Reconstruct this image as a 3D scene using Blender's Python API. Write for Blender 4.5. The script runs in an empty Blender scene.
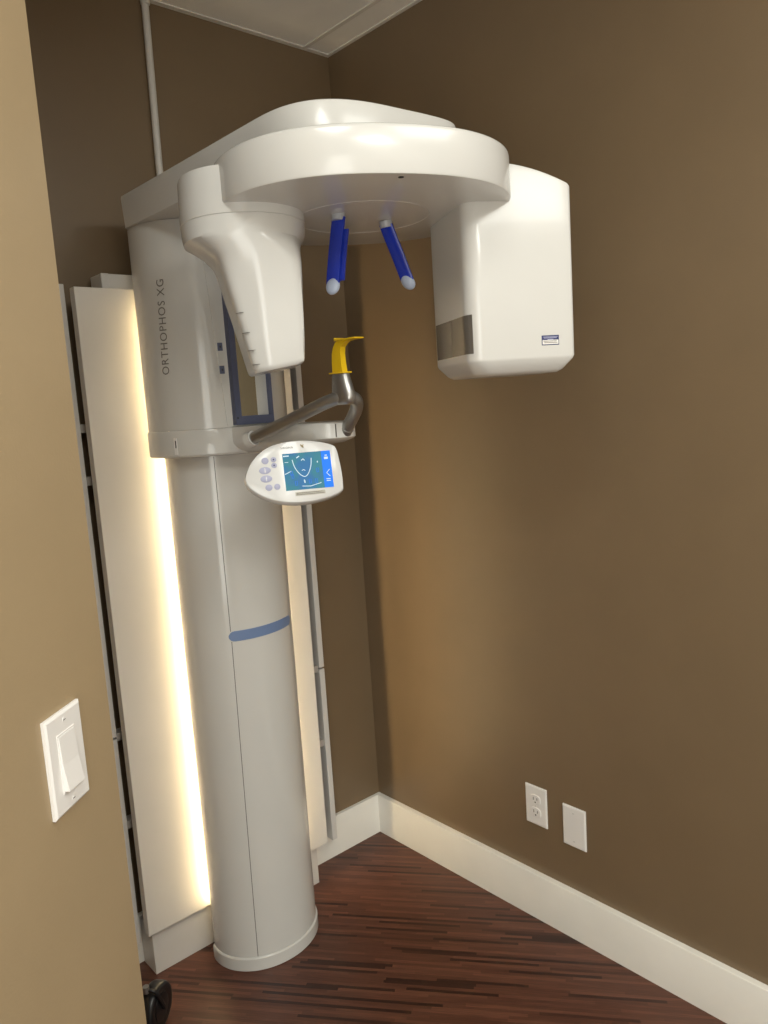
import bpy, bmesh, math, random
from mathutils import Vector, Matrix
PI = math.pi
random.seed(7)
C = bpy.context.scene.collection
sc = bpy.context.scene

# ------------------------------------------------------------------ materials
def new_mat(name):
    m = bpy.data.materials.new(name); m.use_nodes = True
    nt = m.node_tree; b = nt.nodes.get('Principled BSDF')
    return m, nt, b

def plain(name, col, rough=.4, metal=0.0, coat=0.0, var=.04, bump=0.0, bscale=200, emit=None, estr=0, spec=.5):
    m, nt, b = new_mat(name)
    N = nt.nodes; Lk = nt.links
    tc = N.new('ShaderNodeTexCoord'); nz = N.new('ShaderNodeTexNoise')
    nz.inputs['Scale'].default_value = 6; nz.inputs['Detail'].default_value = 3
    Lk.new(tc.outputs['Object'], nz.inputs['Vector'])
    rp = N.new('ShaderNodeValToRGB')
    rp.color_ramp.elements[0].color = (*[c*(1-var) for c in col], 1)
    rp.color_ramp.elements[1].color = (*[min(1, c*(1+var)) for c in col], 1)
    rp.color_ramp.elements[0].position = .3; rp.color_ramp.elements[1].position = .7
    Lk.new(nz.outputs['Fac'], rp.inputs['Fac']); Lk.new(rp.outputs['Color'], b.inputs['Base Color'])
    b.inputs['Roughness'].default_value = rough; b.inputs['Metallic'].default_value = metal
    b.inputs['Coat Weight'].default_value = coat; b.inputs['Coat Roughness'].default_value = .06
    b.inputs['Specular IOR Level'].default_value = spec
    if bump:
        n2 = N.new('ShaderNodeTexNoise'); n2.inputs['Scale'].default_value = bscale; n2.inputs['Detail'].default_value = 4
        Lk.new(tc.outputs['Object'], n2.inputs['Vector'])
        bp = N.new('ShaderNodeBump'); bp.inputs['Strength'].default_value = bump; bp.inputs['Distance'].default_value = .002
        Lk.new(n2.outputs['Fac'], bp.inputs['Height']); Lk.new(bp.outputs['Normal'], b.inputs['Normal'])
    if emit:
        b.inputs['Emission Color'].default_value = (*emit, 1); b.inputs['Emission Strength'].default_value = estr
    return m

def floor_mat():
    m, nt, b = new_mat('floor_wood'); N = nt.nodes; Lk = nt.links
    tc = N.new('ShaderNodeTexCoord'); mp = N.new('ShaderNodeMapping')
    mp.inputs['Rotation'].default_value = (0, 0, math.radians(-128))
    Lk.new(tc.outputs['Object'], mp.inputs['Vector'])
    sp = N.new('ShaderNodeSeparateXYZ'); Lk.new(mp.outputs['Vector'], sp.inputs[0])
    def math_(op, a, bb=None):
        n = N.new('ShaderNodeMath'); n.operation = op
        for i, v in enumerate((a, bb)):
            if v is None: continue
            if isinstance(v, (int, float)): n.inputs[i].default_value = v
            else: Lk.new(v, n.inputs[i])
        return n.outputs[0]
    row = math_('FLOOR', math_('DIVIDE', sp.outputs[1], .0098))
    wn = N.new('ShaderNodeTexWhiteNoise'); wn.noise_dimensions = '1D'; Lk.new(row, wn.inputs['W'])
    off = math_('MULTIPLY', wn.outputs['Value'], 7.0)
    seg = math_('FLOOR', math_('ADD', math_('DIVIDE', sp.outputs[0], .24), off))
    cb = N.new('ShaderNodeCombineXYZ'); Lk.new(row, cb.inputs[0]); Lk.new(seg, cb.inputs[1])
    w2 = N.new('ShaderNodeTexWhiteNoise'); w2.noise_dimensions = '2D'; Lk.new(cb.outputs[0], w2.inputs['Vector'])
    rp = N.new('ShaderNodeValToRGB'); e = rp.color_ramp.elements
    e[0].color = (.030, .0090, .005, 1); e[0].position = 0
    e[1].color = (.140, .054, .031, 1); e[1].position = 1
    x = e.new(.10); x.color = (.040, .0125, .007, 1); x = e.new(.16); x.color = (.086, .030, .0168, 1)
    x = e.new(.6); x.color = (.102, .037, .021, 1)
    Lk.new(w2.outputs['Value'], rp.inputs['Fac'])
    m2 = N.new('ShaderNodeMapping'); m2.inputs['Scale'].default_value = (12, 420, 1); Lk.new(mp.outputs['Vector'], m2.inputs['Vector'])
    nz = N.new('ShaderNodeTexNoise'); nz.inputs['Scale'].default_value = 1; nz.inputs['Detail'].default_value = 5
    Lk.new(m2.outputs['Vector'], nz.inputs['Vector'])
    mx = N.new('ShaderNodeMix'); mx.data_type = 'RGBA'; mx.blend_type = 'MULTIPLY'; mx.inputs['Factor'].default_value = .7
    r2 = N.new('ShaderNodeValToRGB'); r2.color_ramp.elements[0].color = (.55, .55, .55, 1); r2.color_ramp.elements[1].color = (1.35, 1.3, 1.3, 1)
    r2.color_ramp.elements[0].position = .3; r2.color_ramp.elements[1].position = .7
    Lk.new(nz.outputs['Fac'], r2.inputs['Fac'])
    Lk.new(rp.outputs['Color'], mx.inputs['A']); Lk.new(r2.outputs['Color'], mx.inputs['B'])
    Lk.new(mx.outputs['Result'], b.inputs['Base Color'])
    b.inputs['Roughness'].default_value = .42
    bp = N.new('ShaderNodeBump'); bp.inputs['Strength'].default_value = .15; bp.inputs['Distance'].default_value = .001
    Lk.new(nz.outputs['Fac'], bp.inputs['Height']); Lk.new(bp.outputs['Normal'], b.inputs['Normal'])
    return m

M = {}
M['paint'] = plain('wall_paint', (.19, .133, .077), .42, var=.03, bump=.12, bscale=260)
M['paint_lit'] = plain('wall_paint_lit', (.375, .280, .165), .45, var=.03, bump=.12, bscale=260)  # wall paint lightened: the near wall's stronger light is put into the colour
M['base'] = plain('baseboard_paint', (.88, .86, .80), .35, var=.03, bump=.05, bscale=60)
M['ceil'] = plain('ceiling_tile', (.93, .91, .87), .9, var=.04, bump=.5, bscale=320)
M['grid'] = plain('ceiling_grid', (.78, .75, .70), .5)
M['floor'] = floor_mat()
M['gloss'] = plain('gloss_white_shell', (.69, .685, .665), .22, coat=.2, var=.012)
M['shell'] = plain('satin_white_shell', (.665, .66, .635), .18, coat=.3, var=.012)
M['lam'] = plain('white_laminate', (.68, .66, .63), .3, var=.015)
M['carc'] = plain('cabinet_carcass', (.34, .31, .27), .6)
M['brk'] = plain('bracket_grey', (.42, .38, .34), .5)
M['plate'] = plain('wall_plate_white', (.84, .82, .80), .28, var=.01)
M['seam'] = plain('dark_seam', (.16, .15, .14), .6)
M['blue'] = plain('accent_blue', (.17, .25, .44), .35, var=.05)
M['frameblue'] = plain('mirror_frame_blue', (.105, .12, .20), .4, var=.05)
M['royal'] = plain('royal_blue_plastic', (.012, .035, .40), .18, coat=.4, var=.15)
M['tip'] = plain('pale_blue_tip', (.42, .48, .62), .4, var=.03)
M['clear'] = plain('frosted_clip', (.40, .41, .44), .3, var=.03)
M['mirror'] = plain('mirror_glass', (.62, .60, .47), .03, metal=1.0, var=.005)  # olive tint paints in the darker wall the mirror reflects
M['metal'] = plain('brushed_grey_metal', (.42, .415, .405), .33, metal=.88, var=.05)
M['yellow'] = plain('yellow_plastic', (.80, .52, .01), .35, var=.06)
M['band'] = plain('smoked_window', (.13, .115, .10), .15, coat=.5, var=.03)
M['navy'] = plain('navy_print', (.03, .04, .14), .4)
M['ink'] = plain('grey_ink', (.17, .155, .14), .5)
M['black'] = plain('black_rubber', (.012, .012, .013), .32, var=.2)
M['dark'] = plain('dark_slot', (.03, .028, .026), .5)
M['key'] = plain('lilac_keypad', (.42, .43, .60), .4, var=.03)
M['console'] = plain('console_white', (.72, .72, .715), .25, coat=.3, var=.01)
M['gold'] = plain('gold_print', (.45, .33, .12), .4)
M['led'] = plain('warm_led_diffuser', (.9, .85, .7), .5, emit=(1, .76, .42), estr=32)
M['led_right'] = plain('warm_led_diffuser_bright', (.9, .85, .7), .5, emit=(1, .76, .42), estr=52)
M['scr_side'] = plain('screen_blue', (.01, .05, .2), .5, spec=.2, emit=(.015, .22, .95), estr=1.0)
M['scr_white'] = plain('screen_white', (.1, .1, .1), .5, spec=.2, emit=(.78, .95, 1.0), estr=1.0)
M['scr_mid'] = plain('screen_icon_blue', (.02, .05, .15), .5, spec=.2, emit=(.05, .20, .62), estr=1.0)
def screen_mat():
    m, nt, b = new_mat('screen_glow'); N = nt.nodes; Lk = nt.links
    tc = N.new('ShaderNodeTexCoord'); sp = N.new('ShaderNodeTexNoise'); sp.inputs['Scale'].default_value = 28; sp.inputs['Detail'].default_value = 1
    Lk.new(tc.outputs['Object'], sp.inputs['Vector'])
    rp = N.new('ShaderNodeValToRGB')
    rp.color_ramp.elements[0].color = (.035, .17, .40, 1); rp.color_ramp.elements[0].position = .38
    rp.color_ramp.elements[1].color = (.045, .24, .28, 1); rp.color_ramp.elements[1].position = .62
    Lk.new(sp.outputs['Fac'], rp.inputs['Fac'])
    Lk.new(rp.outputs['Color'], b.inputs['Emission Color']); b.inputs['Emission Strength'].default_value = .9
    b.inputs['Base Color'].default_value = (.02, .06, .1, 1); b.inputs['Roughness'].default_value = .5; b.inputs['Specular IOR Level'].default_value = .2
    return m
M['screen'] = screen_mat()
M['white_wall'] = plain('off_white_paint', (.72, .69, .63), .6)


# ------------------------------------------------------------------ helpers
def link(name, bm, mat, parent=None, smooth=None, origin=None):
    """link a bmesh (world coordinates) as one mesh object; origin or the parent's base is its local zero"""
    bmesh.ops.recalc_face_normals(bm, faces=bm.faces)
    me = bpy.data.meshes.new(name); 
    if parent is not None:
        r = parent
        while r.parent is not None: r = r.parent
        org = Vector(r['_o'])
    else:
        org = Vector(origin) if origin else Vector((0, 0, 0))
    bmesh.ops.translate(bm, verts=bm.verts, vec=-org)
    bm.to_mesh(me); bm.free()
    me.materials.append(mat)
    if smooth is not None:
        for p in me.polygons: p.use_smooth = True
        me.set_sharp_from_angle(angle=math.radians(smooth))
    o = bpy.data.objects.new(name, me); C.objects.link(o)
    if parent is not None: o.parent = parent
    else: o.location = org
    return o

def thing(name, label, cat, loc):
    o = bpy.data.objects.new(name, None); C.objects.link(o); o.location = loc
    o.empty_display_size = .05
    o['label'] = label; o['category'] = cat; o['_o'] = list(loc)
    return o

def add_box(bm, x0, x1, y0, y1, z0, z1, bev=0.0, seg=2, mat=None):
    r = bmesh.ops.create_cube(bm, size=1)
    vs = r['verts']
    for v in vs:
        v.co = Vector(((x0+x1)/2 + v.co.x*(x1-x0), (y0+y1)/2 + v.co.y*(y1-y0), (z0+z1)/2 + v.co.z*(z1-z0)))
    if bev:
        es = list({e for v in vs for e in v.link_edges})
        rr = bmesh.ops.bevel(bm, geom=es, offset=bev, segments=seg, profile=.5, affect='EDGES')
        vs = list({v for f in rr['faces'] for v in f.verts} | {v for v in vs if v.is_valid})
    if mat is not None:
        bmesh.ops.transform(bm, matrix=mat, verts=[v for v in vs if v.is_valid])
    return bm

def box(x0, x1, y0, y1, z0, z1, bev=0.0, seg=2, mat=None):
    return add_box(bmesh.new(), x0, x1, y0, y1, z0, z1, bev, seg, mat)

def add_loft(bm, rings, cap=True, closed=True):
    R = [[bm.verts.new(p) for p in ring] for ring in rings]
    n = len(R[0])
    for a, b in zip(R, R[1:]):
        for i in range(n if closed else n-1):
            bm.faces.new((a[i], a[(i+1) % n], b[(i+1) % n], b[i]))
    if cap:
        bm.faces.new(R[0]); bm.faces.new(R[-1])
    return bm

def loft(rings, cap=True, closed=True): return add_loft(bmesh.new(), rings, cap, closed)

def add_tube(bm, pts, rad, n=14, cap=True):
    pts = [Vector(p) for p in pts]
    rads = rad if isinstance(rad, (list, tuple)) else [rad]*len(pts)
    rings = []; up = None
    for i, p in enumerate(pts):
        t = ((pts[min(i+1, len(pts)-1)] - pts[max(i-1, 0)])).normalized()
        if up is None:
            up = Vector((0, 0, 1)) if abs(t.z) < .9 else Vector((1, 0, 0))
        a = (up - t*up.dot(t)).normalized(); b = t.cross(a); up = a
        rings.append([p + (a*math.cos(2*PI*k/n) + b*math.sin(2*PI*k/n))*rads[i] for k in range(n)])
    return add_loft(bm, rings, cap)

def spline(pts, n=8):
    pts = [Vector(p) for p in pts]; out = []
    P = [pts[0]*2 - pts[1]] + pts + [pts[-1]*2 - pts[-2]]
    for i in range(1, len(P)-2):
        for k in range(n):
            t = k/n; p0, p1, p2, p3 = P[i-1:i+3]
            out.append(.5*((2*p1) + (p2-p0)*t + (2*p0-5*p1+4*p2-p3)*t*t + (3*p1-p0-3*p2+p3)*t**3))
    out.append(pts[-1]); return out

def sup(t, a, b, n=2.0):
    c, s = math.cos(t), math.sin(t)
    return (math.copysign(abs(c)**(2/n), c)*a, math.copysign(abs(s)**(2/n), s)*b)

def text_mesh(body, size, spacing=1.0):
    cu = bpy.data.curves.new('t', 'FONT'); cu.body = body; cu.size = size; cu.space_character = spacing
    cu.resolution_u = 4
    o = bpy.data.objects.new('t', cu); C.objects.link(o)
    dg = bpy.context.evaluated_depsgraph_get(); dg.update()
    me = bpy.data.meshes.new_from_object(o.evaluated_get(dg))
    bpy.data.objects.remove(o); bpy.data.curves.remove(cu)
    bm = bmesh.new(); bm.from_mesh(me); bpy.data.meshes.remove(me)
    bmesh.ops.triangulate(bm, faces=bm.faces)
    return bm

def struct(o): o['kind'] = 'structure'; return o

# ------------------------------------------------------------------ camera
cx, cy, ch = -1.6733, -2.0259, 1.52235
yaw, pitch, roll, fpx = .722066, -.140099, -.064707, 777.07
fw = Vector((math.sin(yaw)*math.cos(pitch), math.cos(yaw)*math.cos(pitch), math.sin(pitch)))
rt = Vector((math.cos(yaw), -math.sin(yaw), 0)); up = rt.cross(fw)
r2 = rt*math.cos(roll) + up*math.sin(roll); u2 = -rt*math.sin(roll) + up*math.cos(roll)
cam = bpy.data.cameras.new('camera'); co = bpy.data.objects.new('camera', cam); C.objects.link(co)
mw = Matrix((( r2.x, u2.x, -fw.x, cx), (r2.y, u2.y, -fw.y, cy), (r2.z, u2.z, -fw.z, ch), (0, 0, 0, 1)))
co.matrix_world = mw
cam.sensor_fit = 'VERTICAL'; cam.sensor_height = 36; cam.sensor_width = 27; cam.lens = fpx/1024*36
cam.clip_start = .02
sc.camera = co

# ------------------------------------------------------------------ room
H = 2.6095
XW, YW = -3.4, -4.2
struct(link('floor', box(XW-.1, .12, YW-.1, .12, -.06, 0), M['floor']))
struct(link('ceiling', box(XW-.1, .12, YW-.1, .12, H, H+.06), M['ceil']))
struct(link('wall_back', box(-1.5, .12, 0, .12, 0, H), M['paint']))
struct(link('wall_right', box(0, .12, YW, 0, 0, H), M['paint']))
# angled wall with its end beside the machine's niche
ex, ey = -1.3115, -1.0475
ang = math.radians(39.607)
d = Vector((math.cos(ang), math.sin(ang), 0)); nrm = Vector((-math.sin(ang), math.cos(ang), 0))
def wall_prism(name, pts, mat=M['paint_lit']):
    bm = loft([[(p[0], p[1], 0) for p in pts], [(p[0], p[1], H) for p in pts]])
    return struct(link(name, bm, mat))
E0 = Vector((ex, ey, 0)); E1 = E0 - d*2.1; th = .115
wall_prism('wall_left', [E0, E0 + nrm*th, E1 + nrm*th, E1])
nx = (E0 + nrm*th)
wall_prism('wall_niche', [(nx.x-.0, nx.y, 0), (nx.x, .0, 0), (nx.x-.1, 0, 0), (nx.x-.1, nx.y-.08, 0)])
struct(link('wall_rear', box(XW, .0, YW-.1, YW, 0, H), M['white_wall']))
struct(link('wall_far', box(XW-.1, XW, YW, E1.y+.1, 0, H), M['white_wall']))
struct(link('wall_link', box(XW, E1.x+.05, E1.y, E1.y+.1, 0, H), M['white_wall']))

def baseboard(name, p0, p1, inward, t=.014):
    """profile swept along a wall: inward is the unit normal into the room"""
    p0, p1, n = Vector(p0), Vector(p1), Vector(inward)
    prof = [(.0005, 0), (t, 0), (t, .1375), (t-.0006, .1392), (t-.002, .140), (.0005, .140)]
    bm = loft([[p + n*a + Vector((0, 0, z)) for a, z in prof] for p in (p0, p1)])
    return struct(link(name, bm, M['base'], smooth=25))
baseboard('baseboard_right', (0, YW, 0), (0, -.014, 0), (-1, 0, 0), .0185)
baseboard('baseboard_back', (0, 0, 0), (-1.375, 0, 0), (0, -1, 0))
# ceiling grid tee, cross tee along the back wall angle
bm = box(-.109, -.094, YW, -.016, H-.004, H, .001); struct(link('trim_1', bm, M['grid']))
bm = box(-1.38, 0, -.016, 0, H-.003, H); struct(link('trim_2', bm, M['grid']))
bm = box(-.012, 0, YW, -.016, H-.003, H); struct(link('trim_3', bm, M['grid']))

# ------------------------------------------------------------------ backing panel behind the machine
bp = thing('backing_panel', 'tall white backing panel standing off the brown wall behind the x-ray machine column', 'panel', (-.63, -.05, 0))
link('front_panel', box(-.934, -.325, -.12, -.092, .139, 1.843, .0012), M['lam'], bp)
link('plinth', box(-.915, -.351, -.0915, -.0165, 0, .1385, .001), M['lam'], bp)['label'] = 'short white plinth under the panel'
link('carcass', box(-.895, -.365, -.0915, -.0165, .139, 1.83, .001), M['carc'], bp)
for z0, z1 in ((.100, .688), (.694, 1.856)):
    for s in (0, 1):
        x0, x1 = (-.958, -.9385) if s == 0 else (-.269, -.2495)
        link('side_board', box(x0, x1, -.07, -.0165, z0, z1, .0012), M['lam'], bp)
for z in (1.505, 1.372, .69, .44):
    for s in (0, 1):
        x0, x1 = (-.9383, -.8955) if s == 0 else (-.3645, -.2693)
        link('bracket', box(x0, x1, -.062, -.03, z-.011, z+.011, .001), M['brk'], bp)

jb = thing('junction_box', 'small white box on top of the backing panel, left of the machine', 'box', (-.79, -.05, 1.8305))
link('housing', box(-.851, -.70, -.088, -.02, 1.8305, 1.884, .003), M['lam'], jb)
link('cover_lip', box(-.851, -.832, -.0905, -.0882, 1.8305, 1.884, .0008), M['lam'], jb)

cd = thing('cable_conduit', 'thin white cable conduit running up the back wall to the ceiling', 'conduit', (-.625, -.011, 1.831))
bm = bmesh.new(); add_tube(bm, [(-.625, -.0115, 1.831), (-.6235, -.0115, 2.2), (-.618, -.0115, H-.004)], .0095, 16)
link('pipe', bm, M['lam'], cd, smooth=40)
for z in (2.02, 2.597):
    bm = bmesh.new(); xx = -.6245 if z < 2.1 else -.618
    add_tube(bm, [(xx, -.0125, z-.004), (xx, -.0125, z+.004)], .012, 16)
    link('collar', bm, M['lam'], cd, smooth=40)

# ------------------------------------------------------------------ x-ray machine
mc = thing('dental_xray_machine', 'large glossy white panoramic dental x-ray machine on a floor column in the corner', 'x-ray machine', (-.62, -.18, 0))
COL = (-.612, -.18, .155, .132); CAR = (-.62, -.2, .185, .16)
def epoint(E, deg, z, off=0.0):
    """point on an ellipse outline (cx, cy, a, b), pushed out by off along its normal"""
    t = math.radians(deg); cx_, cy_, a, b = E
    n = Vector((math.cos(t)/a, math.sin(t)/b, 0)).normalized()
    return Vector((cx_ + a*math.cos(t), cy_ + b*math.sin(t), z)) + n*off
def column_profile(E, z, yb, backx, off=0.0, N=56):
    """front half ellipse, then sides drawn in to a flat back"""
    cx_, cy_, a, b = E
    pts = [epoint(E, 180 + 8*0 + 180*i/N, z, off) for i in range(N+1)]
    o = off
    # right back, back corners, left back
    pts += [Vector((cx_ + a*.995 + o, cy_ + (yb-cy_)*.45, z)), Vector((cx_ + a*.972 + o, cy_ + (yb-cy_)*.8, z)), Vector((cx_ + backx, yb, z)), Vector((cx_ - backx, yb, z)),
            Vector((cx_ - a*.972 - o, cy_ + (yb-cy_)*.8, z)), Vector((cx_ - a*.995 - o, cy_ + (yb-cy_)*.45, z))]
    return pts
link('base_column', loft([column_profile(COL, z, -.142, .13) for z in (.040, 1.43)]), M['shell'], mc, smooth=35)
link('base_skirt', loft([column_profile(COL, z, -.140, .133, o) for z, o in ((0, .002), (.002, .0045), (.036, .0045), (.0395, .002))]), M['shell'], mc, smooth=35)
def curved_strip(E, degs, z0, z1, off0, off1, mat, name, parent, ends=False):
    bm = bmesh.new(); n = len(degs)
    rows = []
    for i, dg in enumerate(degs):
        f = i/(n-1); h = 1.0
        if ends:
            k = min(f, 1-f)*((n-1)); h = math.sqrt(max(0.05, 1-(1-min(1, k/3))**2))
        zm, hh = (z0+z1)/2, (z1-z0)/2*h
        rows.append([epoint(E, dg, zm-hh, off0), epoint(E, dg, zm-hh, off1), epoint(E, dg, zm+hh, off1), epoint(E, dg, zm+hh, off0)])
    add_loft(bm, rows)
    return link(name, bm, mat, parent, smooth=40)
curved_strip(COL, [-126 + i*(80/40) for i in range(41)], .935, .962, -.001, .0016, M['blue'], 'accent_stripe', mc, True)['label'] = 'blue curved stripe around the column'
# seam of the column cover
for z0, z1, a0, a1 in ((.041, .935, -127, -123.4), (.962, 1.415, -123.6, -123.9)):
    bm = bmesh.new()
    rows = []
    for i in range(7):
        f = i/6; z = z0 + (z1-z0)*f; dg = a0 + (a1-a0)*f
        rows.append([epoint(COL, dg-.35, z, -.001), epoint(COL, dg-.35, z, .0004), epoint(COL, dg+.35, z, .0004), epoint(COL, dg+.35, z, -.001)])
    add_loft(bm, rows); link('cover_seam', bm, M['seam'], mc)

# LED strips on the back of the column
for s in (-1, 1):
    link('light_strip', box(COL[0]+s*.128-.005, COL[0]+s*.128+.005, -.1418, -.1318, .16, 1.80, .0), M['led' if s < 0 else 'led_right'], mc)['label'] = 'warm light strip behind the column'

# carriage
carriage = link('carriage', loft([column_profile(CAR, z, -.142, .150) for z in (1.486, 1.977)]), M['shell'], mc, smooth=35)
bm = loft([column_profile(CAR, z, -.140, .152, o) for z, o in ((1.418, -.010), (1.4205, .0), (1.425, .003), (1.480, .003), (1.4855, .0005))])
link('carriage_band', bm, M['shell'], mc, smooth=30)
# front cover of the carriage
bm = bmesh.new(); rows = []
for i in range(25):
    f = i/24; row = []
    for z, dl, dr in ((1.489, -111, -69), (1.974, -119.5, -60.5)):
        row.append((dl + (dr-dl)*f, z))
    (da, za), (db, zb_) = row
    rows.append([epoint(CAR, da, za, -.002), epoint(CAR, da, za, .003), epoint(CAR, db, zb_, .003), epoint(CAR, db, zb_, -.002)])
add_loft(bm, rows); fc = link('front_cover', bm, M['shell'], mc, smooth=35)
# lettering, read upwards
bm = text_mesh('ORTHOPHOS XG', .0285, 1.12)
xs = [v.co.x for v in bm.verts]; x0, x1 = min(xs), max(xs); k = .222/(x1-x0)
perim = math.hypot(CAR[2]*math.sin(math.radians(-158)), CAR[3]*math.cos(math.radians(-158)))
for v in bm.verts:
    z = 1.6215 + (v.co.x-x0)*k
    dg = -157.2 + 3.2*(z-1.6215)/.222 - math.degrees((v.co.y - .010)/perim)
    v.co = epoint(CAR, dg, z, .0006)
link('lettering', bm, M['ink'], mc)['label'] = 'grey lettering ORTHOPHOS XG reading upwards'
# latch on the band
curved_strip(CAR, [-155.2, -154.5, -153.8, -153.1, -152.4], 1.428, 1.468, .002, .0045, M['plate'], 'latch', mc)
curved_strip(CAR, [-153.9, -153.5, -153.1], 1.444, 1.462, .004, .0052, M['dark'], 'latch_slot', bpy.data.objects['latch'])
# buttons
for z in (1.679, 1.6245):
    b_ = curved_strip(CAR, [-113.4, -112.5, -111.6, -110.7, -109.8], z-.0095, z+.0095, .002, .0065, M['frameblue'], 'button', mc)
    b_['label'] = 'small blue grey button'
    curved_strip(CAR, [-112.0, -111.5, -111.0], z-.0025, z+.0025, .006, .0072, M['dark'], 'button_dot', b_)
# mirror
bm = bmesh.new(); mf = [(-.674, -.564, 1.490, 1.511), (-.674, -.6575, 1.511, 1.905), (-.5695, -.564, 1.511, 1.905), (-.674, -.564, 1.905, 1.918)]
for a, b, z0, z1 in mf: add_box(bm, a, b, -.372, -.340, z0, z1)
fr = link('mirror_frame', bm, M['frameblue'], mc); fr['label'] = 'blue grey mirror frame'
link('mirror_glass', loft([[(-.6585, -.3712, z), (-.5685, -.3565, z), (-.5685, -.345, z), (-.6585, -.345, z)] for z in (1.510, 1.906)]), M['mirror'], fr)
link('frame_screw', box(-.671, -.667, -.3735, -.3715, 1.505, 1.509, .0008), M['dark'], fr)

# support arm below the mirror that carries handle and console: grows out of the band
PLAN = [(-.535, -.300), (-.535, -.400), (-.522, -.490), (-.508, -.560), (-.512, -.620), (-.540, -.650), (-.585, -.652), (-.620, -.622), (-.643, -.560), (-.655, -.490), (-.664, -.420), (-.676, -.365), (-.690, -.300)]
def plan_ring(z, s_, bk):
    P3 = [Vector((x, y, 0)) for x, y in PLAN]; pts = spline(P3, 5); out = []
    for p in pts:
        out.append(Vector((-.590 + (p.x+.590)*s_, -.33 + (p.y+.33)*(bk if p.y < -.33 else 1), z)))
    return out
bm = loft([plan_ring(1.4215, .70, .30), plan_ring(1.428, .82, .62), plan_ring(1.437, .93, .88), plan_ring(1.445, .985, .975), plan_ring(1.450, 1, 1), plan_ring(1.4825, 1.0, 1.0), plan_ring(1.4855, .985, .99), plan_ring(1.4865, .96, .97)])
tray = link('support_arm', bm, M['gloss'], mc, smooth=35)
bm = bmesh.new()   # fine joint line of the arm's cap
add_loft(bm, [[(-.5905, -.6500, z), (-.5905, -.6526, z), (-.5890, -.6526, z), (-.5890, -.6500, z)] for z in (1.452, 1.466, 1.4815)])
link('arm_seam', bm, M['seam'], tray)

# handle, holder and bite piece
bm = bmesh.new()
path = spline([(-.689, -.455, 1.4560), (-.679, -.500, 1.4705), (-.656, -.600, 1.5025), (-.636, -.680, 1.529), (-.617, -.722, 1.539), (-.594, -.730, 1.533), (-.574, -.710, 1.516), (-.563, -.680, 1.493), (-.559, -.650, 1.468)], 8)
add_tube(bm, path, .0142, 20)
hd = link('handle', bm, M['metal'], mc, smooth=50); hd['label'] = 'curved dark grey metal handle'
for p, q_ in (((-.6905, -.447, 1.4535), (-.6865, -.464, 1.459)), ((-.5588, -.645, 1.464), (-.5596, -.655, 1.4715))):
    bm = bmesh.new(); add_tube(bm, [p, q_], [.0195, .0180] if p[0] < -.6 else [.0165, .0155], 20); link('handle_collar', bm, M['gloss'] if p[0] < -.6 else M['metal'], hd, smooth=40)
bm = bmesh.new()
def hr(z, w, dpt, yc, n=2.6, N=28, x=-.617): return [(x + sup(2*PI*i/N, dpt, w, n)[0], yc + sup(2*PI*i/N, dpt, w, n)[1], z) for i in range(N)]
add_loft(bm, [hr(1.5225, .020, .011, -.722), hr(1.527, .029, .0150, -.722), hr(1.540, .0320, .0165, -.722), hr(1.556, .0290, .0155, -.7195), hr(1.586, .0225, .013, -.716), hr(1.588, .0215, .0122, -.716)])
ho = link('bite_holder', bm, M['metal'], mc, smooth=50)
path_h = None
bm = bmesh.new()
add_box(bm, -.630, -.604, -.739, -.691, 1.5885, 1.5915, .001)
prof = [(1.5915, -.697, -.731), (1.612, -.697, -.728), (1.630, -.699, -.727), (1.643, -.704, -.730), (1.652, -.712, -.737), (1.6565, -.722, -.748), (1.6575, -.735, -.762)]
add_loft(bm, [[(-.624, y0, z), (-.610, y0, z), (-.610, y1, z), (-.624, y1, z)] if i < 4 else [(-.624, y0, z+.001), (-.610, y0, z+.001), (-.610, y1, z-.003), (-.624, y1, z-.003)] for i, (z, y0, y1) in enumerate(prof)])
add_box(bm, -.630, -.604, -.785, -.716, 1.6555, 1.6585, .001)
add_box(bm, -.630, -.604, -.720, -.716, 1.6585, 1.6625, .001)
link('bite_piece', bm, M['yellow'], ho, smooth=30)['label'] = 'yellow plastic bite piece'

# control console: own plane, facing the operator
P0 = Vector((-.7133, -.66, 1.3868)); cn = Vector((-.4239, -.8781, .2220)).normalized(); c1 = Vector((.9006, -.4347, 0)).normalized(); c2 = cn.cross(c1)
def cp(a, b, h=0.0): return P0 + c1*a + c2*b + cn*h
OUT = [(-.1095, -.0096), (-.1058, .005), (-.0951, .0254), (-.0784, .0434), (-.0578, .0568), (-.0335, .0646), (-.005, .0683), (.0275, .0676), (.0598, .0622), (.0875, .053), (.0952, .0425), (.0988, .0178), (.1011, -.0088), (.1005, -.0374), (.0974, -.0481), (.0808, -.0564), (.0558, -.0627), (.0269, -.0665), (-.0035, -.0667), (-.0331, -.0628), (-.0618, -.0536), (-.0857, -.0406), (-.1028, -.0251)]
def smooth_closed(P, n=3):
    out = []; m = len(P)
    for i in range(m):
        p0, p1, p2, p3 = (Vector(P[(i+j-1) % m]) for j in range(4))
        for k_ in range(n):
            t = k_/n
            out.append(.5*((2*p1) + (p2-p0)*t + (2*p0-5*p1+4*p2-p3)*t*t + (3*p1-p0-3*p2+p3)*t**3))
    return out
OS = smooth_closed(OUT)
def cring(s, h, dx=0, dy=0): return [cp(p.x*s+dx, p.y*s+dy, h) for p in OS]
con = link('console', loft([cring(.86, -.034, .004, -.003), cring(.95, -.029, 0, -.004), cring(.995, -.018, 0, -.004), cring(1.0, -.006, 0, -.001), cring(.985, -.0012), cring(.965, 0)]), M['console'], mc, smooth=40)
con['label'] = 'white control console with a lit colour screen'
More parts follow.
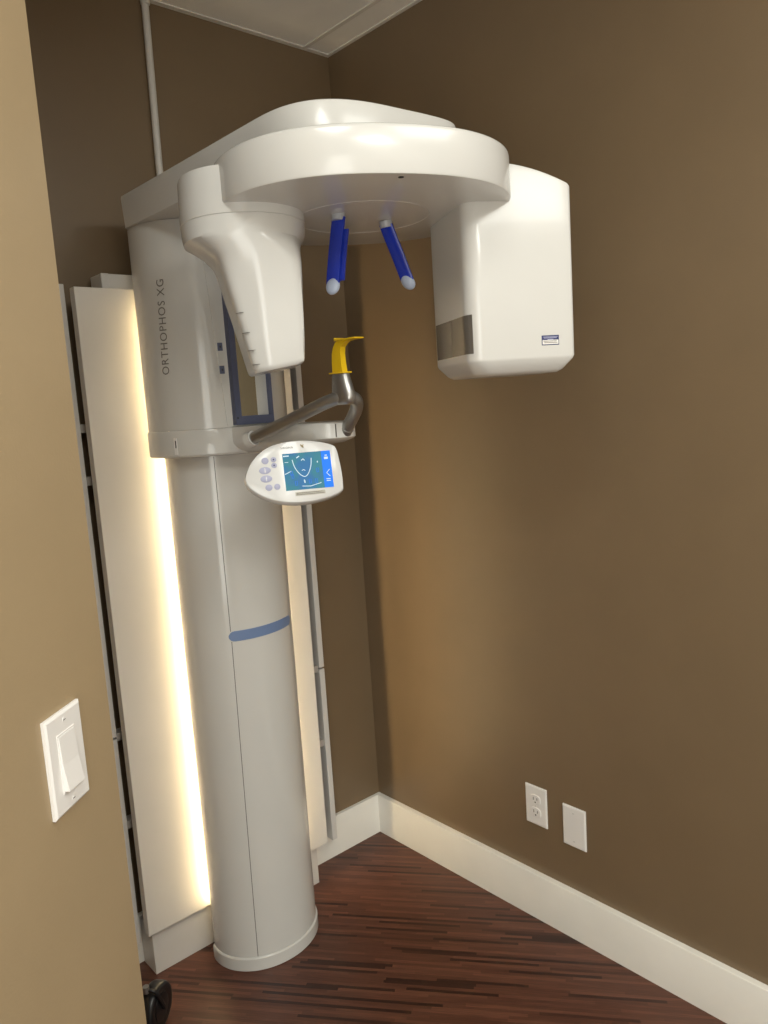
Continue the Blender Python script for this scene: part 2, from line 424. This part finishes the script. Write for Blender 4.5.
def quadpad(a0, a1, b0, b1, h0, h1):
    return loft([[cp(a0, b0, h0), cp(a1, b0, h0), cp(a1, b1, h0), cp(a0, b1, h0)], [cp(a0, b0, h1), cp(a1, b0, h1), cp(a1, b1, h1), cp(a0, b1, h1)]])
scr = link('screen', quadpad(-.0255, .0785, -.0389, .0409, -.002, .0006), M['screen'], con); scr['label'] = 'lit blue and teal touch screen'
link('screen_sidebar', quadpad(.0585, .0785, -.0389, .0409, .0006, .0009), M['scr_side'], con)
bm = bmesh.new()
ARCH = spline([(-.0056, .0265, 0), (-.0028, .0133, 0), (.0024, .002, 0), (.010, -.0074, 0), (.0182, -.0114, 0), (.0253, -.0066, 0), (.0309, .0038, 0), (.0343, .0145, 0), (.0359, .0275, 0)], 4)
add_tube(bm, [cp(p.x, p.y, .0011) for p in ARCH], .0009, 6)
link('screen_arch', bm, M['scr_white'], con, smooth=60)['label'] = 'white dental arch drawing on the screen'
def stroke(name, pts, r=.0007, h=.0011, mat='scr_white', par=con):
    bm = bmesh.new(); add_tube(bm, [cp(a, b, h) for a, b in pts], r, 6); return link(name, bm, M[mat], par)
for pts_, r_ in (([(.004, .030), (.010, .0335)], .0011), ([(.014, .024), (.018, .027), (.021, .0235)], .0010), ([(.013, .002), (.017, .004), (.020, .001)], .0007), ([(.016, -.018), (.0165, -.025)], .0014),
                 ([(.0485, .020), (.0485, .0165)], .0011), ([(-.024, .0355), (-.012, .0355)], .0012), ([(-.024, -.0035), (-.010, .0025)], .0008), ([(.010, -.0315), (.028, -.033), (.052, -.0275)], .0007), ([(-.022, .022), (-.014, .022)], .0005)):
    stroke('screen_mark', pts_, r_)
for a, b in ((-.012, -.002), (.045, .001), (.026, -.022), (.040, -.022), (-.004, -.024), (-.010, -.008)):
    stroke('screen_icon', [(a, b-.005), (a+.004, b-.005), (a+.004, b+.004), (a, b+.004), (a, b-.0045)], .0009, mat='scr_mid')
for pts_, r_ in (([(.064, .025), (.072, .025)], .0026), ([(.066, .031), (.071, .031)], .0010), ([(.073, .000), (.066, -.0075), (.073, -.015)], .0008), ([(.064, -.0205), (.073, -.0205)], .0008), ([(.064, -.0245), (.073, -.0245)], .0008)):
    stroke('sidebar_icon', pts_, r_)
for a, b, ra, rb in ((-.0631, .0292, .0075, .0072), (-.045, .0305, .006, .0055), (-.045, .0180, .006, .0055), (-.0655, .0086, .0125, .0075), (-.0645, -.0094, .0125, .0075), (-.0611, -.0284, .0075, .0068), (-.0434, -.0281, .0065, .0065)):
    bm = loft([[cp(a + ra*s_*math.cos(2*PI*i/24), b + rb*s_*math.sin(2*PI*i/24), h) for i in range(24)] for h, s_ in ((-.001, 1), (.0008, 1), (.0013, .85))])
    ky = link('key', bm, M['key'], con, smooth=40)
    if ra == .006:
        bm = loft([[cp(a + .0018*math.cos(2*PI*i/8), b + .0018*math.sin(2*PI*i/8), h) for i in range(8)] for h in (.001, .0016)])
        link('key_mark', bm, M['navy'], ky)
    elif ra > .01:
        bm = loft([[cp(a + x_, b + y_, h) for x_, y_ in ((-.0008, -.005), (.0008, -.005), (.0008, .005), (-.0008, .005))] for h in (.001, .0016)])
        link('key_mark', bm, M['console'], ky)
bm = text_mesh('SIRONA', .0062, 1.15); xs = [v.co.x for v in bm.verts]; w_ = max(xs)-min(xs)
for v in bm.verts: v.co = cp(-.0275 + (v.co.x-min(xs))*.027/w_, .0515 + v.co.y, .0012)
link('logo', bm, M['ink'], con)
stroke('logo_mark', [(.0165, .0585), (.0185, .055), (.0175, .053)], .0010, mat='gold'); stroke('logo_mark', [(.0225, .058), (.0205, .0555), (.0215, .051)], .0010, mat='gold')
lb = link('label_strip', quadpad(-.0065, .0585, -.0515, -.0435, -.001, .0006), plain('beige_print', (.50, .48, .42), .5), con)
stroke('label_print', [(-.004, -.0460), (.052, -.0460)], .0005, .0008, 'ink', lb); stroke('label_print', [(-.004, -.0490), (.056, -.0490)], .0005, .0008, 'ink', lb)
# bracket between console and support arm
bm = bmesh.new(); add_tube(bm, [cp(.02, .015, -.030), (-.640, -.560, 1.405), (-.615, -.52, 1.442)], [.020, .019, .022], 16)
link('console_bracket', bm, M['gloss'], mc, smooth=40)

# overhead arm
def beam_ring(z, hw, front, back=-.138, N=64, n=3.1):
    pts = []
    yc = -.74
    for i in range(N+1):
        t = PI + PI*i/N
        x, y = sup(t, hw, 1, n if math.cos(t) < 0 else 5); pts.append((-.62 + x, yc + y*front*(1 + .40*x), z))
    pts += [(-.62+hw, back-.03, z), (-.62+hw-.02, back-.006, z), (-.62+hw-.05, back, z), (-.62-hw+.05, back, z), (-.62-hw+.02, back-.006, z), (-.62-hw, back-.03, z)]
    return pts
bm = loft([beam_ring(1.9775, .1885, .199), beam_ring(1.9785, .1905, .202), beam_ring(2.047, .194, .203), beam_ring(2.052, .1925, .2015), beam_ring(2.0545, .188, .197)])
link('overhead_arm', bm, M['gloss'], mc, smooth=35)

# rotor assembly in its own axes: u towards the sensor, v towards the camera side
RC = Vector((-.62, -.823, 0)); TH = math.radians(-28)
U = Vector((math.cos(TH), math.sin(TH), 0)); V = Vector((math.sin(TH), -math.cos(TH), 0))
def uv(u, v, z): return RC + U*u + V*v + Vector((0, 0, z))
def circ(r, z, N=96): return [uv(r*math.cos(2*PI*i/N), r*math.sin(2*PI*i/N), z) for i in range(N)]
def rring(z, o, N=112):
    out = []
    for i in range(N):
        t = 2*PI*i/N; x, y = sup(t, (.294 if math.cos(t) > 0 else .268)+o, .277+o, 2.3); out.append(uv(-.02+x, .018+y, z))
    return out
bm = loft([rring(z, o) for z, o in ((1.884, -.003), (1.8845, -.001), (1.887, .0005), (1.955, .0), (1.9595, -.001), (1.962, -.004))])
rot = link('rotor', bm, M['gloss'], mc, smooth=40)
bm = loft([circ(.155, z, 64) for z in (1.951, 1.979)]); link('bearing_neck', bm, M['shell'], mc, smooth=40)
bm = bmesh.new()
for r in (.131,):
    rings = [[RC + Vector((math.cos(2*PI*i/96)*(r+dr), math.sin(2*PI*i/96)*(r+dr), 1.884+dz)) for dr, dz in ((-.0011, .001), (0, -.0005), (.0011, .001))] for i in range(97)]
    add_loft(bm, rings, cap=False)
link('hub_ring', bm, M['shell'], rot, smooth=60)
bm = loft([[Vector((-.7451 + .0048*math.cos(2*PI*i/16)*k, -1.0675 + .0048*math.sin(2*PI*i/16)*k, z)) for i in range(16)] for z, k in ((1.8846, 1), (1.8832, 1))])
link('light_port', bm, M['dark'], rot)

# tube head
TU = -.2345
def tring(z, uL, uR, vh, n, N=72):
    uc, a = (uL+uR)/2, (uR-uL)/2
    out = []
    for i in range(N):
        x, y = sup(2*PI*i/N, a, vh, n); out.append(uv(uc+x, y, z))
    return out
bm = loft([tring(z, TU-r, TU+r*k, r+.009, 2.1) for z, r, k in ((1.8665, .115, 1), (1.868, .117, 1), (1.8838, .117, 1), (1.944, .115, 1), (1.949, .113, 1), (1.951, .108, 1))])
hs = link('tube_housing', bm, M['gloss'], mc, smooth=35)
def soft_section(z, uL, uR, vF, vB, p, uC=None, dv=0.0, N=88):
    """rounded polygon: outer side uL, inner side uR, front vF, back -vB, chamfer from (uC, vF) to (uL, vF-dv)"""
    uc = (uL+uR)/2; pl_ = [((1, 0), uR-uc), ((-1, 0), uc-uL), ((0, 1), vF), ((0, -1), vB)]
    if uC is not None:
        du = uC - uL; ln = math.hypot(du, dv); n_ = (-dv/ln, du/ln)
        pl_.append((n_, n_[0]*(uC-uc) + n_[1]*vF))
    out = []
    for i in range(N):
        t = 2*PI*(i+.5)/N; c_, s_ = math.cos(t), math.sin(t); acc = 0
        ks = [max(0.0, (a*c_ + b*s_)/h) for (a, b), h in pl_]
        if len(ks) == 5: ks[2] = max(ks[2], ks.pop())
        for k_ in ks: acc += k_**p
        r = acc**(-1/p); out.append(uv(uc + r*c_, r*s_, z))
    return out
SEC = [(1.8664, -.3510, -.118, .126, .126, 2.1, None, 0), (1.850, -.3505, -.119, .1255, .125, 2.12, None, 0), (1.840, -.349, -.122, .1248, .123, 2.18, None, 0),
       (1.8345, -.3475, -.126, .1240, .120, 2.25, None, 0), (1.830, -.336, -.129, .1234, .117, 2.5, None, 0), (1.818, -.3155, -.134, .1218, .113, 3.2, -.230, .004),
       (1.802, -.297, -.1375, .1195, .107, 4.6, -.228, .012), (1.785, -.2890, -.1400, .1170, .101, 7.5, -.226, .018), (1.76, -.2825, -.1420, .1130, .0985, 11, -.224, .021), (1.735, -.2763, -.1432, .1090, .0965, 14, -.2225, .021),
       (1.70, -.2675, -.1445, .1040, .0935, 17, -.2205, .020), (1.65, -.2558, -.146, .098, .091, 19, -.2185, .017), (1.600, -.2445, -.1475, .0925, .089, 20, -.2165, .014), (1.594, -.2425, -.1485, .091, .0875, 18, -.215, .0135), (1.590, -.239, -.153, .087, .084, 12, -.213, .012)]
bm = loft([soft_section(*a) for a in SEC])
for v in bm.verts:                      # the underside rises towards the patient side
    if v.co.z < 1.62: v.co.z += ((v.co - RC).dot(U) + .2445)*.15
tb = link('tube_head', bm, M['gloss'], mc, smooth=38)
for z in (1.700, 1.664, 1.632, 1.606):      # short seams along the outer edge
    ue = -.2445 - (z-1.6)*.230
    link('head_notch', loft([[uv(ue+a_, v_, z+dz) for a_, v_ in ((-.0006, .076), (.0075, .0905), (.013, .0925), (.004, .07))] for dz in (-.0004, .0004)]), M['seam'], tb)

# sensor head
def dring(z, u0, u1, v0, v1, n_, ztop=None, N=72):
    out = []; q_ = .009; r = .030
    cor = [(u1-q_, v1-q_, 0, q_), (u0+r, v1-r, 90, r), (u0+r, v0+r, 180, r), (u1-q_, v0+q_, 270, q_)]
    P2 = []
    for (cu, cv, a0, r) in cor:
        for k in range(11):
            a = math.radians(a0 + 9*k); P2.append((cu + r*math.cos(a), cv + r*math.sin(a)))
    full = []
    for i, p in enumerate(P2):
        full.append(p)
        if i in (10, 21, 32, 43):
            nx_ = P2[(i+1) % 44]
            for k in range(1, 10): full.append((p[0]+(nx_[0]-p[0])*k/10, p[1]+(nx_[1]-p[1])*k/10))
    for uu, vv in full:
        out.append((uu, vv, z if z is not None else 1.956 - ztop - (1.45*max(0, uu-.22)**2)))
    return out
    for (cu, cv, a0, r) in cor:
        for k in range(11):
            a = math.radians(a0 + 9*k)
            uu, vv = cu + r*math.cos(a), cv + r*math.sin(a)
            zz = z if z is not None else 1.956 - ztop - (1.45*max(0, uu-.22)**2)
            out.append((uu, vv, zz))
    return out
def sharp(ring, u1=.387, keep=.014):  # outer corners of the sensor are tighter
    return ring
def drings():
    R = []
    def rr(z, ins, ztop=0.0): return [uv(a, b, c) for a, b, c in dring(z, .1675+ins, .3875-ins, -.115+ins, .1225-ins, 4, ztop)]
    R.append(rr(1.5605, .026)); R.append(rr(1.566, .0175)); R.append(rr(1.586, .002)); R.append(rr(1.592, 0))
    R.append(rr(1.75, 0)); R.append(rr(None, 0, .005)); R.append(rr(None, .0015, .0015)); R.append(rr(None, .005, 0))
    return R
sd = link('sensor_head', loft(drings()), M['gloss'], mc, smooth=38)
# smoked band round the inner face
def inner_profile(off):
    pts = []
    r = .030; u0, v1, v0 = .1675, .1225, -.115
    for k in range(0, 6): 
        a = math.radians(180 - 9*(5-k)*1.0)  # front rounded corner, first half
        pts.append((u0+r + (r+off)*math.cos(a), v1-r + (r+off)*math.sin(a)))
    for k in range(9): pts.append((u0-off, v1-r + (v0+r-v1+r)*(k+1)/9))
    return pts
bm = bmesh.new(); inn, outp = inner_profile(-.001), inner_profile(.0007)
add_loft(bm, [[uv(*a, 1.604), uv(*b, 1.604), uv(*b, 1.678), uv(*a, 1.678)] for a, b in zip(inn, outp)])
link('smoked_band', bm, M['band'], sd, smooth=40)['label'] = 'grey smoked band on the inner face'
# sticker on the front face
def fpad(u0, u1, z0, z1, h0, h1):
    v_ = .1225
    return loft([[uv(u0, v_+h, z0), uv(u1, v_+h, z0), uv(u1, v_+h, z1), uv(u0, v_+h, z1)] for h in (h0, h1)])
stk = link('warning_sticker', fpad(.3150, .3518, 1.6125, 1.6315, -.0005, .0004), M['navy'], sd)
stk['label'] = 'small navy and white sticker'
bm = fpad(.3166, .3505, 1.6142, 1.6225, .0003, .0006)
link('sticker_field', bm, M['plate'], stk)
bm = bmesh.new()
for u0, u1, z0 in ((.3185, .349, 1.6278), (.3195, .347, 1.6258)):
    add_loft(bm, [[uv(u0, .1225+h, z0), uv(u1, .1225+h, z0), uv(u1, .1225+h, z0+.0011), uv(u0, .1225+h, z0+.0011)] for h in (.0003, .0006)])
add_loft(bm, [[uv(.3275, .1225+h, 1.6222), uv(.3395, .1225+h, 1.6222), uv(.3395, .1225+h, 1.6242), uv(.3275, .1225+h, 1.6242)] for h in (.0003, .0006)])
link('sticker_lines', bm, M['key'], stk)
bm = bmesh.new()
for u0, u1, z0 in ((.3185, .3465, 1.6196), (.3200, .3480, 1.6168)):
    add_loft(bm, [[uv(u0, .1225+h, z0), uv(u1, .1225+h, z0), uv(u1, .1225+h, z0+.0012), uv(u0, .1225+h, z0+.0012)] for h in (.0005, .0008)])
link('sticker_print', bm, M['ink'], stk)

# forehead / temple supports under the rotor hub
def temple(sx):
    top = Vector((-.62 + sx*.061, -.823, 1.884))
    pts = spline([top + Vector((sx*a, b, -c)) for a, b, c in (((.0, 0, .006), (.008, -.002, .035), (.019, -.005, .075), (.029, -.008, .115), (.034, -.010, .137)) if sx < 0 else ((.0, 0, .006), (.010, -.002, .032), (.024, -.005, .066), (.037, -.008, .100), (.044, -.010, .119)))], 6)
    def blade(pts, w, t, dx=0.0, dy=0.0):
        rings = []
        for i, p in enumerate(pts):
            tn = (pts[min(i+1, len(pts)-1)] - pts[max(0, i-1)]).normalized()
            wd = Vector((-.35, 1, 0)).normalized(); nn = tn.cross(wd).normalized()
            pp = p + nn*dx + wd*dy; ww = w[i] if isinstance(w, list) else w
            rings.append([pp + wd*ww + nn*t*.6, pp + wd*ww*.7 + nn*t, pp - wd*ww*.7 + nn*t, pp - wd*ww + nn*t*.6, pp - wd*ww - nn*t*.6, pp - wd*ww*.7 - nn*t, pp + wd*ww*.7 - nn*t, pp + wd*ww - nn*t*.6])
        return loft(rings)
    ts = link('temple_support', blade(pts, .0140, .0042), M['royal'], mc, smooth=40)
    ts['label'] = 'royal blue temple support arm'
    bm = bmesh.new(); add_tube(bm, [top + Vector((0, 0, .0005)), top + Vector((sx*.002, 0, -.012))], [.0135, .0125], 18)
    link('support_clip', bm, M['clear'], ts, smooth=40)
    # second leaf of the arm, on the side towards the right wall
    sub = pts[5:] if sx < 0 else pts[7:]
    sgn = 1 if (sub[1]-sub[0]).cross(Vector((0, 1, 0))).x > 0 else -1
    lo = Vector((.0105, -.0085, 0)) if sx < 0 else Vector((.004, .004, 0))
    link('spring_leaf', blade([p + lo for p in sub[:-3]], .0095, .0026), M['royal'], ts, smooth=40)
    # rivet through the blade, seen from both sides
    mid = pts[len(pts)//2-1 if sx > 0 else len(pts)//2] + (Vector((.014, -.0045, 0)) if sx < 0 else Vector((.001, 0, .012)))
    tn = (pts[len(pts)//2+1]-pts[len(pts)//2-1]).normalized(); wd = Vector((-.35, 1, 0)).normalized(); nn = tn.cross(wd).normalized()
    bm = bmesh.new(); add_tube(bm, [mid - nn*.0075 + wd*.002, mid - nn*.006 + wd*.002, mid + nn*.006 + wd*.002, mid + nn*.0075 + wd*.002], [.0022, .0038, .0038, .0022], 14); link('rivet', bm, M['tip'], ts, smooth=50)
    bm = bmesh.new(); bmesh.ops.create_uvsphere(bm, u_segments=20, v_segments=12, radius=1)
    e = pts[-1]; X_ = nn; Y_ = wd; Z_ = tn
    for v in bm.verts: v.co = e + X_*v.co.x*.0085 + Y_*v.co.y*.0150 + Z_*v.co.z*.0165
    link('ear_pad', bm, M['tip'], ts, smooth=180)['label'] = 'pale blue rounded tip'
for sx in (-1, 1): temple(sx)

# ------------------------------------------------------------------ wall plates
def frame_at(center, right, out):
    """matrix with local x = right, y = out of the wall, z = up"""
    r, o, u = Vector(right).normalized(), Vector(out).normalized(), Vector((0, 0, 1))
    return Matrix(((r.x, o.x, u.x, center[0]), (r.y, o.y, u.y, center[1]), (r.z, o.z, u.z, center[2]), (0, 0, 0, 1)))
def plate(t, w, h, mt, name='cover_plate'):
    bm = loft([[(x*a, y, z*b) for x, z in ((-1, -1), (1, -1), (1, 1), (-1, 1))] for y, a, b in ((0.0003, w/2, h/2), (.0038, w/2, h/2), (.0058, w/2-.003, h/2-.003))])
    bmesh.ops.transform(bm, matrix=mt, verts=bm.verts)
    return link(name, bm, M['plate'], t)
def screw(par, mt, x, z, y=.0058, mat='plate'):
    bm = bmesh.new(); add_tube(bm, [(x, y-.001, z), (x, y+.0006, z)], .0028, 12); bmesh.ops.transform(bm, matrix=mt, verts=bm.verts)
    s_ = link('screw', bm, M[mat], par)
    bm = box(x-.0023, x+.0023, y+.0004, y+.0009, z-.0004, z+.0004, mat=mt); link('screw_slot', bm, M['seam'], par)

swc = Vector((-1.39654, -1.11793, 1.13390))
outn = Vector((math.sin(ang), -math.cos(ang), 0))
mt = frame_at(swc, d, outn)
sw = thing('light_switch', 'white rocker light switch on the near angled wall at left', 'light switch', swc)
pl = plate(sw, .0735, .1175, mt)
link('rocker_frame', box(-.0185, .0185, .0050, .0066, -.0355, .0355, .0006, 1, mt), M['plate'], sw)
bm = loft([[(x, y, z) for y, z in ((.005, -.0325), (yb, -.0325), (ym, -.002), (yt, .0325), (.005, .0325))] for x, yb, ym, yt in ((-.0162, .0128, .0088, .0072), (.0162, .0128, .0088, .0072))])
bmesh.ops.transform(bm, matrix=mt, verts=bm.verts)
link('rocker', bm, M['plate'], sw)
screw(pl, mt, 0, .0484); screw(pl, mt, 0, -.0484)

oc = Vector((0, -.672-.0735/2, .4061-.1175/2)); mt = frame_at(oc, (0, -1, 0), (-1, 0, 0))
ou = thing('power_outlet', 'white duplex power outlet low on the right wall, nearer the corner', 'outlet', oc)
pl = plate(ou, .0735, .1175, mt)
for zc in (.0195, -.0195):
    bm = bmesh.new()
    ring = [(sup(2*PI*i/32, .0172, .0145, 3)[0], sup(2*PI*i/32, .0172, .0145, 3)[1]) for i in range(32)]
    add_loft(bm, [[(x*s_, y, zc + z*s_) for x, z in ring] for y, s_ in ((.005, 1.0), (.0071, 1.0), (.0077, .96))])
    bmesh.ops.transform(bm, matrix=mt, verts=bm.verts)
    rc = link('receptacle', bm, M['plate'], ou, smooth=30)
    for xs_, zz, hh in ((-.0063, .003, .0045), (.0063, .003, .0038)):
        link('slot', box(xs_-.0011, xs_+.0011, .0070, .0079, zc+zz-hh, zc+zz+hh, 0, 1, mt), M['dark'], rc)
    bm = bmesh.new(); add_tube(bm, [(0, .0070, zc-.0075), (0, .0079, zc-.0075)], .0024, 12); bmesh.ops.transform(bm, matrix=mt, verts=bm.verts)
    link('ground_hole', bm, M['dark'], rc)
screw(pl, mt, 0, 0)

bc = Vector((0, -.8003-.0735/2, .3886-.1175/2)); mt = frame_at(bc, (0, -1, 0), (-1, 0, 0))
bk = thing('blank_outlet_cover', 'blank white cover plate on the right wall, to the right of the outlet', 'wall plate', bc)
pl = plate(bk, .0735, .1175, mt)
screw(pl, mt, 0, .0415); screw(pl, mt, 0, -.0415)

# ------------------------------------------------------------------ castor wheel peeking out by the angled wall
WC = Vector((-.995, -.268, .0))
ca = thing('castor_wheel', 'black castor wheel on the floor beside the edge of the near wall', 'castor', WC)
wdir = Vector((.80, .60, 0)); ax = Vector((.60, -.80, 0))
def wheel_rings(r0):
    prof = [(-.016, .62), (-.0185, .80), (-.017, .93), (-.011, .99), (0, 1.0), (.011, .99), (.017, .93), (.0185, .80), (.016, .62)]
    return [[WC + Vector((0, 0, .0585)) + ax*a + (wdir*math.cos(2*PI*i/40) + Vector((0, 0, 1))*math.sin(2*PI*i/40))*(.058*k_) for i in range(40)] for a, k_ in prof]
link('tyre', loft(wheel_rings(1)), M['black'], ca, smooth=60)
bm = bmesh.new(); c0 = WC + Vector((0, 0, .0585)); add_tube(bm, [c0 - ax*.0185, c0 - ax*.0175, c0 + ax*.0175, c0 + ax*.0185], [.028, .033, .033, .028], 28); link('hub', bm, M['black'], ca, smooth=40)
bm = bmesh.new(); add_tube(bm, [c0 - ax*.027, c0 + ax*.027], .006, 14); link('axle', bm, M['black'], ca, smooth=40)
bm = bmesh.new()
for s in (-1, 1):
    add_tube(bm, spline([c0 + ax*.0245*s, c0 + ax*.0245*s - wdir*.016 + Vector((0, 0, .035)), c0 + ax*.020*s - wdir*.030 + Vector((0, 0, .066)), c0 + ax*.0*s - wdir*.034 + Vector((0, 0, .072))], 5), .0045, 10)
link('fork', bm, M['black'], ca, smooth=60)
bm = bmesh.new(); s0 = c0 - wdir*.034; add_tube(bm, [s0 + Vector((0, 0, .066)), s0 + Vector((0, 0, .082))], .008, 14); link('stem', bm, M['metal'], ca, smooth=40)

# ------------------------------------------------------------------ lights
def area(name, loc, size, size_y, power, col, target=None, spread=PI):
    l = bpy.data.lights.new(name, 'AREA'); l.shape = 'RECTANGLE'; l.size = size; l.size_y = size_y
    l.energy = power; l.color = col; l.spread = spread
    o = bpy.data.objects.new(name, l); C.objects.link(o); o.location = loc
    if target is not None:
        o.rotation_euler = (Vector(target)-Vector(loc)).to_track_quat('-Z', 'Y').to_euler()
    return o
def can(name, x, y, power, r=.075, col=(1, .90, .77), spread=PI):
    l = bpy.data.lights.new(name, 'AREA'); l.shape = 'DISK'; l.size = 2*r; l.energy = power; l.color = col; l.spread = spread
    o = bpy.data.objects.new(name, l); C.objects.link(o); o.location = (x, y, H-.008); return o
DAY = (.985, 1, .935)
area('ceiling_light_hall', (-1.58, -1.76, H-.01), .4, .5, 10, DAY)
area('ceiling_light_room', (-.50, -2.45, H-.01), .9, .9, 20, DAY)
area('ceiling_light_rear', (-1.5, -3.2, H-.01), .6, 1.2, 40, DAY)
area('fill_light', (-3.1, -3.3, 1.1), 1.6, 2.0, 48, DAY, (-.5, -1.3, 2.1))  # added soft fill from behind the camera, no doorway stands there
w = bpy.data.worlds.new('world'); sc.world = w; w.use_nodes = True
w.node_tree.nodes['Background'].inputs[0].default_value = (1, .92, .82, 1); w.node_tree.nodes['Background'].inputs[1].default_value = .0

sc.view_settings.view_transform = 'Standard'; sc.view_settings.look = 'None'
sc.view_settings.exposure = -0.2; sc.view_settings.gamma = 1; sc.view_settings.use_curve_mapping = False
